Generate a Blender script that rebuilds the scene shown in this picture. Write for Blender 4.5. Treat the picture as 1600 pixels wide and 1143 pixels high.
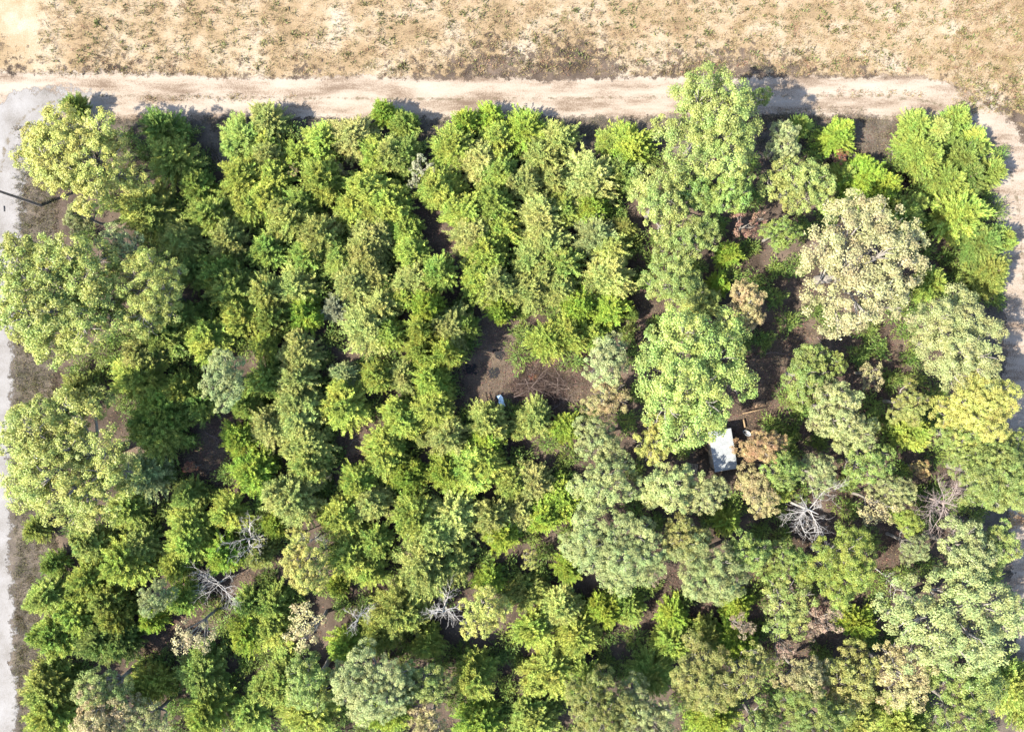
import bpy, math, random
import numpy as np
from mathutils import Vector

for o in list(bpy.data.objects): bpy.data.objects.remove(o, do_unlink=True)
scene = bpy.context.scene
COL = scene.collection
R = math.radians

# ------------------------------------------------------------------ camera, sky, sun, exposure
H = 92.0                 # drone height over the ground
PPM = 14.0               # photo pixels per metre at ground level
cam = bpy.data.cameras.new('camera')
cam.sensor_width = 36.0
cam.lens = 36.0 * H / (1600 / PPM)
cam.clip_start = 0.5; cam.clip_end = 2000
cam_o = bpy.data.objects.new('camera', cam); COL.objects.link(cam_o)
cam_o.location = (0, 0, H)
scene.camera = cam_o

SUN_EL = R(48); SUN_AZ = math.atan2(-0.93, -0.37)       # sun stands to the lower left of the picture
sv = Vector((math.sin(SUN_AZ) * math.cos(SUN_EL), math.cos(SUN_AZ) * math.cos(SUN_EL), math.sin(SUN_EL)))
world = bpy.data.worlds.new('World'); scene.world = world; world.use_nodes = True
nt = world.node_tree; nt.nodes.clear()
wo = nt.nodes.new('ShaderNodeOutputWorld'); bg = nt.nodes.new('ShaderNodeBackground'); sky = nt.nodes.new('ShaderNodeTexSky')
sky.sky_type = 'NISHITA'; sky.sun_disc = False; sky.sun_elevation = SUN_EL; sky.sun_rotation = SUN_AZ
bg.inputs['Strength'].default_value = 0.15
nt.links.new(sky.outputs[0], bg.inputs[0]); nt.links.new(bg.outputs[0], wo.inputs[0])
sun = bpy.data.lights.new('sun', 'SUN'); sun.energy = 5.0; sun.angle = R(0.5); sun.color = (1.0, 0.93, 0.80)
sun_o = bpy.data.objects.new('sun', sun); COL.objects.link(sun_o)
sun_o.rotation_euler = (-sv).to_track_quat('-Z', 'Y').to_euler(); sun_o.location = (-60, -40, 60)
scene.view_settings.view_transform = 'Standard'; scene.view_settings.look = 'None'
scene.view_settings.gamma = 1.0; scene.view_settings.exposure = 2.2
scene.render.engine = 'CYCLES'
scene.cycles.max_bounces = 3; scene.cycles.diffuse_bounces = 2; scene.cycles.glossy_bounces = 1; scene.cycles.transmission_bounces = 3; scene.cycles.transparent_max_bounces = 5

# ------------------------------------------------------------------ helpers
def P(px, py, z=0.0):
    """photo pixel -> world point at height z"""
    k = (H - z) / H / PPM
    return Vector(((px - 800) * k, (571.5 - py) * k, z))

def unit(a):
    return a / np.maximum(np.linalg.norm(a, axis=-1, keepdims=True), 1e-9)

def mesh_np(name, V, F, mat=None, v=None, smooth=False, vatt=None):
    V = np.asarray(V, dtype=np.float32); F = np.asarray(F, dtype=np.int32)
    n = F.shape[1]
    me = bpy.data.meshes.new(name)
    me.vertices.add(len(V)); me.vertices.foreach_set('co', V.ravel())
    me.loops.add(F.size); me.loops.foreach_set('vertex_index', F.ravel())
    me.polygons.add(len(F)); me.polygons.foreach_set('loop_start', np.arange(0, F.size, n, dtype=np.int32))
    try: me.polygons.foreach_set('loop_total', np.full(len(F), n, dtype=np.int32))
    except Exception: pass
    if smooth: me.polygons.foreach_set('use_smooth', np.ones(len(F), dtype=bool))
    if v is not None:
        a = me.attributes.new('v', 'FLOAT', 'FACE'); a.data.foreach_set('value', np.asarray(v, dtype=np.float32))
    if vatt is not None:
        for k, arr in vatt.items():
            a = me.attributes.new(k, 'FLOAT', 'POINT'); a.data.foreach_set('value', np.asarray(arr, dtype=np.float32))
    me.update(calc_edges=True); me.validate()
    if mat: me.materials.append(mat)
    return me

def link(name, me, parent=None, loc=(0, 0, 0), rot=(0, 0, 0), scale=(1, 1, 1)):
    o = bpy.data.objects.new(name, me); COL.objects.link(o)
    o.location = loc; o.rotation_euler = rot; o.scale = scale
    if parent: o.parent = parent
    return o

def tag(o, label=None, cat=None, group=None, kind=None):
    if label: o['label'] = label
    if cat: o['category'] = cat
    if group: o['group'] = group
    if kind: o['kind'] = kind
    return o

class Tubes:
    """collects tapered tubes / boxes into one mesh"""
    def __init__(s): s.V = []; s.F = []; s.n = 0; s.v = []
    def tube(s, pts, rad, sides=6, v=0.5):
        pts = np.asarray(pts, float); m = len(pts)
        t = np.gradient(pts, axis=0); t = unit(t)
        ref = np.array([0.31, 0.17, 0.94]); ref = np.where(np.abs((t @ ref))[:, None] > 0.9, np.array([0.9, 0.1, 0.2]), ref)
        a = unit(np.cross(t, ref)); b = np.cross(t, a)
        ang = np.arange(sides) * 2 * math.pi / sides
        ring = pts[:, None, :] + np.asarray(rad)[:, None, None] * (np.cos(ang)[None, :, None] * a[:, None, :] + np.sin(ang)[None, :, None] * b[:, None, :])
        s.V.append(ring.reshape(-1, 3))
        for i in range(m - 1):
            for k in range(sides):
                k2 = (k + 1) % sides
                s.F.append((s.n + i * sides + k, s.n + i * sides + k2, s.n + (i + 1) * sides + k2, s.n + (i + 1) * sides + k)); s.v.append(v)
        s.n += m * sides
    def box(s, c, sx, sy, sz, rz=0.0, v=0.5):
        c = np.asarray(c, float); ca, sa = math.cos(rz), math.sin(rz); vs = []
        for dx in (-1, 1):
            for dy in (-1, 1):
                for dz in (-1, 1):
                    x, y = dx * sx / 2, dy * sy / 2
                    vs.append((c[0] + x * ca - y * sa, c[1] + x * sa + y * ca, c[2] + dz * sz / 2))
        s.V.append(np.array(vs)); n = s.n
        for f in ((0, 1, 3, 2), (4, 6, 7, 5), (0, 4, 5, 1), (2, 3, 7, 6), (0, 2, 6, 4), (1, 5, 7, 3)):
            s.F.append(tuple(n + i for i in f)); s.v.append(v)
        s.n += 8
    def mesh(s, name, mat, smooth=False): return mesh_np(name, np.concatenate(s.V), s.F, mat, s.v, smooth)

# ------------------------------------------------------------------ materials
def newmat(name):
    m = bpy.data.materials.new(name); m.use_nodes = True; m.node_tree.nodes.clear()
    N = m.node_tree.nodes; L = m.node_tree.links
    out = N.new('ShaderNodeOutputMaterial')
    return m, N, L, out

def ramp(N, stops):
    r = N.new('ShaderNodeValToRGB'); e = r.color_ramp.elements
    e[0].position, e[0].color = stops[0][0], (*stops[0][1], 1)
    e[1].position, e[1].color = stops[-1][0], (*stops[-1][1], 1)
    for p, c in stops[1:-1]:
        x = e.new(p); x.color = (*c, 1)
    return r

def noise(N, L, scale, detail=6, rough=0.6, vec=None):
    n = N.new('ShaderNodeTexNoise'); n.inputs['Scale'].default_value = scale
    n.inputs['Detail'].default_value = detail; n.inputs['Roughness'].default_value = rough
    if vec is not None: L.new(vec, n.inputs['Vector'])
    return n

def leaf_mat(name, trans=0.35, rough=0.55, spec=0.25, varv=(0.62, 1.45), hue=0.035):
    """foliage: the crown's own colour (object colour) varied leaf by leaf, with light passing through"""
    m, N, L, out = newmat(name)
    oi = N.new('ShaderNodeObjectInfo'); at = N.new('ShaderNodeAttribute'); at.attribute_name = 'v'
    mr = N.new('ShaderNodeMapRange'); mr.inputs['To Min'].default_value = varv[0]; mr.inputs['To Max'].default_value = varv[1]
    L.new(at.outputs['Fac'], mr.inputs['Value'])
    mh = N.new('ShaderNodeMapRange'); mh.inputs['To Min'].default_value = 0.5 + hue; mh.inputs['To Max'].default_value = 0.5 - hue
    fr = N.new('ShaderNodeMath'); fr.operation = 'MULTIPLY'; fr.inputs[1].default_value = 7.31
    f2 = N.new('ShaderNodeMath'); f2.operation = 'FRACT'
    L.new(at.outputs['Fac'], fr.inputs[0]); L.new(fr.outputs[0], f2.inputs[0]); L.new(f2.outputs[0], mh.inputs['Value'])
    tc = N.new('ShaderNodeTexCoord'); of = N.new('ShaderNodeVectorMath'); of.operation = 'MULTIPLY_ADD'; of.inputs[1].default_value = (1, 1, 1)
    cx = N.new('ShaderNodeCombineXYZ'); m9 = N.new('ShaderNodeMath'); m9.operation = 'MULTIPLY'; m9.inputs[1].default_value = 91.0
    L.new(oi.outputs['Random'], m9.inputs[0]); L.new(m9.outputs[0], cx.inputs[0]); L.new(tc.outputs['Object'], of.inputs[0]); L.new(cx.outputs[0], of.inputs[2])
    pn = noise(N, L, 0.55, 2, 0.5, of.outputs[0]); sep = N.new('ShaderNodeSeparateColor'); L.new(pn.outputs['Color'], sep.inputs[0])
    ph = N.new('ShaderNodeMapRange'); ph.inputs['From Min'].default_value = 0.3; ph.inputs['From Max'].default_value = 0.7; ph.inputs['To Min'].default_value = -0.028; ph.inputs['To Max'].default_value = 0.028
    pv = N.new('ShaderNodeMapRange'); pv.inputs['From Min'].default_value = 0.3; pv.inputs['From Max'].default_value = 0.7; pv.inputs['To Min'].default_value = 0.82; pv.inputs['To Max'].default_value = 1.18
    L.new(sep.outputs[0], ph.inputs['Value']); L.new(sep.outputs[1], pv.inputs['Value'])
    ah = N.new('ShaderNodeMath'); ah.operation = 'ADD'; L.new(mh.outputs[0], ah.inputs[0]); L.new(ph.outputs[0], ah.inputs[1])
    av = N.new('ShaderNodeMath'); av.operation = 'MULTIPLY'; L.new(mr.outputs[0], av.inputs[0]); L.new(pv.outputs[0], av.inputs[1])
    hs = N.new('ShaderNodeHueSaturation'); L.new(oi.outputs['Color'], hs.inputs['Color'])
    L.new(av.outputs[0], hs.inputs['Value']); L.new(ah.outputs[0], hs.inputs['Hue'])
    p = N.new('ShaderNodeBsdfPrincipled'); p.inputs['Roughness'].default_value = rough; p.inputs['Specular IOR Level'].default_value = spec
    t = N.new('ShaderNodeBsdfTranslucent'); mx = N.new('ShaderNodeMixShader'); mx.inputs[0].default_value = trans
    L.new(hs.outputs[0], p.inputs['Base Color']); L.new(hs.outputs[0], t.inputs['Color'])
    L.new(p.outputs[0], mx.inputs[1]); L.new(t.outputs[0], mx.inputs[2]); L.new(mx.outputs[0], out.inputs['Surface'])
    return m

def plain(name, col, rough=0.8, var=0.35, scale=6.0, metal=0.0, bump=0.0, use_v=False, spec=0.3):
    m, N, L, out = newmat(name)
    tc = N.new('ShaderNodeTexCoord'); n = noise(N, L, scale, 5, 0.65, tc.outputs['Object'])
    r = ramp(N, [(0.25, tuple(c * (1 - var) for c in col)), (0.75, tuple(min(1, c * (1 + var)) for c in col))])
    L.new(n.outputs['Fac'], r.inputs[0])
    p = N.new('ShaderNodeBsdfPrincipled'); p.inputs['Roughness'].default_value = rough; p.inputs['Metallic'].default_value = metal
    p.inputs['Specular IOR Level'].default_value = spec
    src = r.outputs[0]
    if use_v:
        at = N.new('ShaderNodeAttribute'); at.attribute_name = 'v'
        mr = N.new('ShaderNodeMapRange'); mr.inputs['To Min'].default_value = 0.5; mr.inputs['To Max'].default_value = 1.5
        hs = N.new('ShaderNodeHueSaturation'); L.new(at.outputs['Fac'], mr.inputs['Value']); L.new(mr.outputs[0], hs.inputs['Value'])
        L.new(src, hs.inputs['Color']); src = hs.outputs[0]
    L.new(src, p.inputs['Base Color'])
    if bump:
        b = N.new('ShaderNodeBump'); b.inputs['Strength'].default_value = bump; b.inputs['Distance'].default_value = 0.05
        L.new(n.outputs['Fac'], b.inputs['Height']); L.new(b.outputs[0], p.inputs['Normal'])
    L.new(p.outputs[0], out.inputs['Surface'])
    return m

def soil(name, stops, edge_alpha=False, speck=None, streak=None, scale=0.35, bump=0.6, edge_noise=1.1, centre=False):
    """ground / road: broad patches, fine grain, optional specks, ragged borders from attribute e (0 middle, 1 border)"""
    m, N, L, out = newmat(name)
    tc = N.new('ShaderNodeTexCoord'); vec = tc.outputs['Object']
    if streak:
        mp = N.new('ShaderNodeMapping'); mp.inputs['Scale'].default_value = streak; L.new(vec, mp.inputs['Vector']); svec = mp.outputs[0]
    else: svec = vec
    big = noise(N, L, scale, 8, 0.62, svec); fine = noise(N, L, 9.0, 6, 0.7, vec)
    mixf = N.new('ShaderNodeMath'); mixf.operation = 'MULTIPLY_ADD'; mixf.inputs[1].default_value = 0.75
    sub = N.new('ShaderNodeMath'); sub.operation = 'SUBTRACT'; sub.inputs[1].default_value = 0.5
    L.new(fine.outputs['Fac'], sub.inputs[0]); L.new(sub.outputs[0], mixf.inputs[0]); L.new(big.outputs['Fac'], mixf.inputs[2])
    r = ramp(N, stops); L.new(mixf.outputs[0], r.inputs[0]); col = r.outputs[0]
    if speck:
        sp = noise(N, L, speck[1], 3, 0.8, vec); sr = ramp(N, [(speck[2], (0, 0, 0)), (speck[2] + 0.06, (1, 1, 1))]); L.new(sp.outputs['Fac'], sr.inputs[0])
        mc = N.new('ShaderNodeMixRGB'); mc.inputs[2].default_value = (*speck[0], 1); L.new(sr.outputs[0], mc.inputs[0]); L.new(col, mc.inputs[1]); col = mc.outputs[0]
    if centre:                                          # weedy strip between the wheel tracks, and grit thrown to the sides
        ac = N.new('ShaderNodeAttribute'); ac.attribute_name = 'c'; ab = N.new('ShaderNodeMath'); ab.operation = 'ABSOLUTE'; L.new(ac.outputs['Fac'], ab.inputs[0])
        cr = ramp(N, [(0.0, (0.26, 0.26, 0.26)), (0.06, (0.24, 0.24, 0.24)), (0.16, (0, 0, 0)), (0.55, (0, 0, 0)), (0.62, (0.10, 0.10, 0.10)), (0.72, (0, 0, 0)), (1.0, (0.12, 0.12, 0.12))]); L.new(ab.outputs[0], cr.inputs[0])
        cn = noise(N, L, 1.3, 9, 0.78, vec); cs_ = N.new('ShaderNodeMath'); cs_.operation = 'ADD'; L.new(cn.outputs['Fac'], cs_.inputs[0]); L.new(cr.outputs[0], cs_.inputs[1])
        c2 = N.new('ShaderNodeMapRange'); c2.inputs['From Min'].default_value = 0.74; c2.inputs['From Max'].default_value = 0.82; c2.inputs['To Max'].default_value = 0.85; L.new(cs_.outputs[0], c2.inputs['Value'])
        mc2 = N.new('ShaderNodeMixRGB'); mc2.inputs[2].default_value = (0.062, 0.050, 0.032, 1); L.new(c2.outputs[0], mc2.inputs[0]); L.new(col, mc2.inputs[1]); col = mc2.outputs[0]
    p = N.new('ShaderNodeBsdfPrincipled'); p.inputs['Roughness'].default_value = 0.95; p.inputs['Specular IOR Level'].default_value = 0.1
    L.new(col, p.inputs['Base Color'])
    b = N.new('ShaderNodeBump'); b.inputs['Strength'].default_value = bump; b.inputs['Distance'].default_value = 0.08
    L.new(mixf.outputs[0], b.inputs['Height']); L.new(b.outputs[0], p.inputs['Normal'])
    sh = p.outputs[0]
    if edge_alpha:
        at = N.new('ShaderNodeAttribute'); at.attribute_name = 'e'
        en = noise(N, L, edge_noise, 8, 0.72, vec)
        ad = N.new('ShaderNodeMath'); ad.operation = 'MULTIPLY_ADD'; ad.inputs[1].default_value = 1.9; L.new(en.outputs['Fac'], ad.inputs[0]); L.new(at.outputs['Fac'], ad.inputs[2])
        er = ramp(N, [(0.0, (1, 1, 1)), (1.0, (0, 0, 0))])
        mr = N.new('ShaderNodeMapRange'); mr.inputs['From Min'].default_value = 1.58; mr.inputs['From Max'].default_value = 1.76
        L.new(ad.outputs[0], mr.inputs['Value'])
        tr = N.new('ShaderNodeBsdfTransparent'); mx = N.new('ShaderNodeMixShader')
        L.new(mr.outputs[0], mx.inputs[0]); L.new(sh, mx.inputs[1]); L.new(tr.outputs[0], mx.inputs[2]); sh = mx.outputs[0]
    L.new(sh, out.inputs['Surface'])
    return m

M_needle = leaf_mat('cedar_foliage', 0.30, 0.6, 0.2, (0.65, 1.4), 0.02)
M_leaf = leaf_mat('broad_leaf', 0.35, 0.5, 0.3, (0.65, 1.35), 0.02)
M_bark = plain('bark', (0.13, 0.10, 0.08), 0.95, 0.5, 9, bump=0.6)
M_oakbark = plain('pale_bark', (0.15, 0.135, 0.118), 0.95, 0.45, 9, bump=0.6)
M_dead = plain('weathered_dead_wood', (0.25, 0.235, 0.22), 0.9, 0.3, 8, bump=0.3)
M_deadpink = plain('reddish_dead_wood', (0.20, 0.16, 0.145), 0.9, 0.3, 8, bump=0.3)
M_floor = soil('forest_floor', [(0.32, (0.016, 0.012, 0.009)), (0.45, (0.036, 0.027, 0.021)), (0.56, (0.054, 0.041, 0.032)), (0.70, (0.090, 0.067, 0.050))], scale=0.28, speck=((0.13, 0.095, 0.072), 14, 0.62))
M_verge = soil('dry_verge', [(0.32, (0.020, 0.018, 0.014)), (0.45, (0.042, 0.035, 0.029)), (0.57, (0.062, 0.051, 0.042)), (0.72, (0.10, 0.082, 0.062))], edge_alpha=True, scale=0.45, speck=((0.07, 0.075, 0.03), 7, 0.60))
M_sand = soil('sandy_road', [(0.32, (0.070, 0.050, 0.036)), (0.42, (0.112, 0.085, 0.063)), (0.5, (0.160, 0.130, 0.103)), (0.68, (0.188, 0.162, 0.135))], edge_alpha=True, centre=True, streak=(0.35, 1.5, 1), scale=0.40, bump=0.3, speck=((0.08, 0.065, 0.04), 2.6, 0.70))
M_gravel = soil('pale_gravel_road', [(0.25, (0.07, 0.064, 0.058)), (0.4, (0.104, 0.097, 0.091)), (0.55, (0.127, 0.121, 0.118)), (0.75, (0.150, 0.145, 0.143))], edge_alpha=True, scale=0.3, bump=0.3, centre=True, speck=((0.085, 0.08, 0.07), 11, 0.66))
M_field = soil('dry_field', [(0.28, (0.09, 0.065, 0.038)), (0.45, (0.145, 0.105, 0.062)), (0.58, (0.178, 0.143, 0.100)), (0.75, (0.20, 0.178, 0.148))], edge_alpha=True, scale=0.22, speck=((0.10, 0.065, 0.03), 5, 0.62))
M_clear = soil('bare_dirt', [(0.30, (0.026, 0.020, 0.016)), (0.45, (0.045, 0.035, 0.027)), (0.58, (0.064, 0.050, 0.038)), (0.72, (0.105, 0.075, 0.052))], edge_alpha=True, scale=0.5)  # bare dirt, its base darkened to carry the clearing's shade
M_grass = leaf_mat('dry_grass', 0.3, 0.8, 0.1, (0.5, 1.6), 0.05)

# ------------------------------------------------------------------ the ground and roads
rng = np.random.default_rng(7); random.seed(7)

def grid_sheet(name, x0, x1, y0, y1, nx, ny, z, mat, att=False):
    X, Y = np.meshgrid(np.linspace(x0, x1, nx + 1), np.linspace(y0, y1, ny + 1))
    V = np.stack([X.ravel(), Y.ravel(), np.full(X.size, z)], 1)
    i = np.arange(nx)[None, :] + (nx + 1) * np.arange(ny)[:, None]; i = i.ravel()
    F = np.stack([i, i + 1, i + nx + 2, i + nx + 1], 1)
    return mesh_np(name, V, F, mat)

def strip(name, line, z, mat, n=120, fade=0.0):
    """road-like sheet along a pixel polyline [(x, y, half width)], attribute e rises to 1 at the borders"""
    L_ = np.array(line, float)
    d = np.concatenate([[0], np.cumsum(np.hypot(*np.diff(L_[:, :2], axis=0).T))])
    s = np.linspace(0, d[-1], n)
    X = np.interp(s, d, L_[:, 0]); Y = np.interp(s, d, L_[:, 1]); W = np.interp(s, d, L_[:, 2])
    for _ in range(6):
        X[1:-1] = (X[:-2] + 2 * X[1:-1] + X[2:]) / 4; Y[1:-1] = (Y[:-2] + 2 * Y[1:-1] + Y[2:]) / 4
    wob = np.cumsum(np.random.default_rng(int(abs(L_[0, 0]) + L_[0, 2])).normal(0, 1, n)); wob -= np.convolve(np.pad(wob, 12, 'edge'), np.ones(25) / 25, 'valid'); W = W * (1 + 0.05 * np.clip(wob, -3, 3))
    tx, ty = np.gradient(X), np.gradient(Y); l = np.hypot(tx, ty); nx_, ny_ = -ty / l, tx / l
    cs = np.array([-1.35, -1.0, -0.75, -0.4, 0, 0.4, 0.75, 1.0, 1.35]); e = np.array([1.2, 0.72, 0.35, 0.1, 0, 0.1, 0.35, 0.72, 1.2])
    V = []; E = []; CC = []
    for i in range(n):
        for c, ee in zip(cs, e):
            CC.append(c)
            p = P(X[i] + nx_[i] * W[i] * c, Y[i] + ny_[i] * W[i] * c)
            V.append((p.x, p.y, z)); E.append(ee + fade * max(0, 1 - i / (0.14 * n)))
    k = len(cs); F = [(i * k + j, i * k + j + 1, (i + 1) * k + j + 1, (i + 1) * k + j) for i in range(n - 1) for j in range(k - 1)]
    return mesh_np(name, V, F, mat, vatt={'e': E, 'c': CC})

def blob(name, poly, z, mat):
    """ragged patch: fan from the centre, rings of attribute e"""
    pts = np.array([tuple(P(*q))[:2] for q in poly]); c = pts.mean(0); n = len(pts); V = [(c[0], c[1], z)]; E = [0.0]
    rings = [(0.6, 0.1), (1.0, 0.7), (1.25, 1.2)]
    for s, e in rings:
        for q in pts: V.append((*(c + (q - c) * s), z)); E.append(e)
    T = [(0, 1 + i, 1 + (i + 1) % n) for i in range(n)]
    for r_ in range(2):
        for i in range(n):
            a, b = 1 + r_ * n + i, 1 + r_ * n + (i + 1) % n
            T += [(a, a + n, b), (b, a + n, b + n)]
    return mesh_np(name, V, T, mat, vatt={'e': E})

tag(link('ground', grid_sheet('ground', -400, 400, -400, 400, 40, 40, 0, M_floor)), 'brown leaf-littered forest floor', kind='structure')
tag(link('field', strip('field', [(-900, -236, 345), (1380, -236, 345), (1500, -225, 358), (1640, -190, 392), (2500, -190, 392)], 0.004, M_field)), 'open field of dry straw grass and pale sand above the road', kind='structure')
tag(link('verge', strip('verge', [(-500, 208, 34), (300, 212, 36), (800, 212, 36), (1300, 205, 40), (1420, 222, 42), (1490, 262, 40), (1530, 330, 38), (1540, 460, 36), (1550, 700, 36), (1560, 1300, 36)], 0.008, M_verge)), 'dry brown grass verge along the sandy road', kind='structure')
tag(link('verge', strip('verge', [(55, 180, 36), (45, 330, 40), (42, 560, 40), (38, 700, 36), (44, 900, 42), (48, 1300, 42)], 0.012, M_verge)), 'dry brown grass verge beside the pale gravel road', kind='structure')
tag(link('road', strip('road', [(-700, 150, 36), (0, 148, 40), (300, 152, 33), (700, 155, 30), (1250, 150, 30), (1380, 150, 32), (1470, 160, 34), (1535, 195, 36), (1578, 255, 36), (1594, 340, 34), (1600, 460, 33), (1606, 600, 33), (1614, 800, 34), (1620, 1050, 34), (1626, 1400, 34)], 0.016, M_sand, 220)), 'sandy dirt road along the top, bending down the right edge', kind='structure')
tag(link('road', strip('road', [(190, 150, 24), (130, 152, 32), (80, 158, 38), (36, 178, 42), (8, 225, 44), (-12, 330, 42), (-22, 520, 42), (-28, 650, 42), (-30, 800, 42), (-20, 1021, 42), (-14, 1400, 42)], 0.020, M_gravel, 160, 1.0)), 'pale gravel road down the left edge', kind='structure')
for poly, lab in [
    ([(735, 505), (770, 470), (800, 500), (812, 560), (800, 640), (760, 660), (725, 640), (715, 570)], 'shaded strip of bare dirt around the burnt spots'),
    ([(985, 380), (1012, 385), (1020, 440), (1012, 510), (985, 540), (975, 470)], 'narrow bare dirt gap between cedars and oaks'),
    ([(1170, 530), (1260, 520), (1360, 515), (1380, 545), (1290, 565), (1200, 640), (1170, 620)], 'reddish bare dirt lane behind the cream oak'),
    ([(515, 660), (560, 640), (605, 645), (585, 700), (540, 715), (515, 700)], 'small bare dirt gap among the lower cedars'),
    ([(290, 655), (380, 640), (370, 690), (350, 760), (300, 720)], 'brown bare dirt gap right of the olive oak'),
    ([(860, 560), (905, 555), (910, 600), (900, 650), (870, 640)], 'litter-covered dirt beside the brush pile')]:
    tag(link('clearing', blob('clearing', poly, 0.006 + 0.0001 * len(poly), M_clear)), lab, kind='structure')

# ------------------------------------------------------------------ tree kinds (each mesh built once, shared by its copies)
def blades(p, d, n, Lg, W, r):
    """narrow pointed sprays: p base, d direction, n facing, as quads"""
    w = unit(np.cross(d, n)); m = p + d * (Lg * 0.45)[:, None]
    droop = n * (Lg * 0.06)[:, None]
    V = np.stack([p, m + w * (W / 2)[:, None] + droop, p + d * Lg[:, None], m - w * (W / 2)[:, None] + droop], 1).reshape(-1, 3)
    F = np.arange(len(p) * 4).reshape(-1, 4)
    return V, F

def cedar(seed, leaders, prof, nb=150, flat=1.0):
    """conifer with feathery radial branches; base radius 2.6 m, height about 7.5 m"""
    r = np.random.default_rng(seed); Vs = []; Fs = []; vs = []; n0 = 0; T = Tubes()
    for (ox, oy, R0, h0, cnt) in leaders:
        cnt = int(cnt * 1.2)
        t = 1 - r.random(cnt) ** 0.8 * 0.92
        az = r.random(cnt) * 2 * math.pi
        lob = 1 + 0.10 * np.sin(az * 3 + r.random() * 6) + 0.08 * np.sin(az * 5 + r.random() * 6)
        Lb = R0 * ((1 - t) ** prof) * np.minimum(1, 0.45 + t * 3.0) * lob * r.uniform(0.74, 1.08, cnt) + 0.12
        el = R(8) + R(52) * t ** 1.5 + r.normal(0, R(9), cnt)
        base = np.stack([np.full(cnt, ox) * t ** 0.3, np.full(cnt, oy) * t ** 0.3, h0 * (0.06 + 0.92 * t) - Lb * np.sin(el) * 0.35], 1)
        out = np.stack([np.cos(az), np.sin(az), np.zeros(cnt)], 1)
        S = 20; u = np.linspace(0.22, 1.0, S)[None, :, None]
        up = np.array([0, 0, 1.0])
        rise = np.sin(el)[:, None, None] * u + 0.26 * u ** 2.6
        pts = base[:, None, :] + Lb[:, None, None] * (out[:, None, :] * u * np.cos(el)[:, None, None] + up * rise)
        tang = unit(np.gradient(pts, axis=1) + 1e-9)
        side = np.cross(tang, up); side = unit(side)
        bv = r.normal(0, 0.16, cnt)
        for sgn in (-1, 0, 1):
            rep = 2 if sgn else 1
            for _ in range(rep):
                q = pts.reshape(-1, 3) + r.normal(0, 0.03, (cnt * S, 3)); tt = tang.reshape(-1, 3); ss = side.reshape(-1, 3)
                d = unit(tt * 0.85 + sgn * ss * r.uniform(0.3, 0.85, (cnt * S, 1)) + up * r.uniform(-0.1, 0.45, (cnt * S, 1)) + r.normal(0, 0.20, (cnt * S, 3)))
                nn = unit(up * 0.65 + np.repeat(out, S, 0) * 0.55 + r.normal(0, 0.32, (cnt * S, 3)))
                uu = np.tile(np.linspace(0.22, 1, S), cnt)
                Lg = (0.14 + 0.24 * (1 - uu) * np.minimum(1, np.repeat(Lb, S) / 1.2) + 0.12 * r.random(cnt * S)) * (1.0 if sgn else 1.4)
                V, F = blades(q, d, nn, Lg, r.uniform(0.045, 0.078, cnt * S), r)
                Vs.append(V); Fs.append(F + n0); n0 += len(V)
                vs.append(np.clip(0.45 + np.repeat(bv, S) + r.normal(0, 0.14, cnt * S), 0, 1))
        T.tube([(0, 0, 0), (ox * 0.6, oy * 0.6, h0 * 0.35), (ox, oy, h0 * 0.95)], [0.13, 0.10, 0.02], 7)
        for j in range(0, cnt, 6):
            T.tube(pts[j, ::9].tolist(), [0.035, 0.025, 0.012], 4)
    crown = mesh_np('cedar_crown', np.concatenate(Vs), np.concatenate(Fs), M_needle, np.concatenate(vs))
    return crown, T.mesh('cedar_trunk', M_bark), 2.6, 7.5

CEDARS = []
rc = random.Random(3)
for i in range(11):
    pr_ = rc.uniform(0.40, 0.58); lead = [(rc.uniform(-.3, .3), rc.uniform(-.3, .3), 2.5, rc.uniform(6.8, 8.0), rc.randint(170, 210))]
    for _ in range((0, 1, 0, 2, 1, 0, 3)[i % 7]):
        a_ = rc.uniform(0, 6.28); d_ = rc.uniform(0.7, 1.4); lead.append((d_ * math.cos(a_), d_ * math.sin(a_), rc.uniform(1.2, 1.8), rc.uniform(4.8, 6.8), rc.randint(55, 90)))
    CEDARS.append(cedar(100 + i, lead, pr_))

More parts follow.
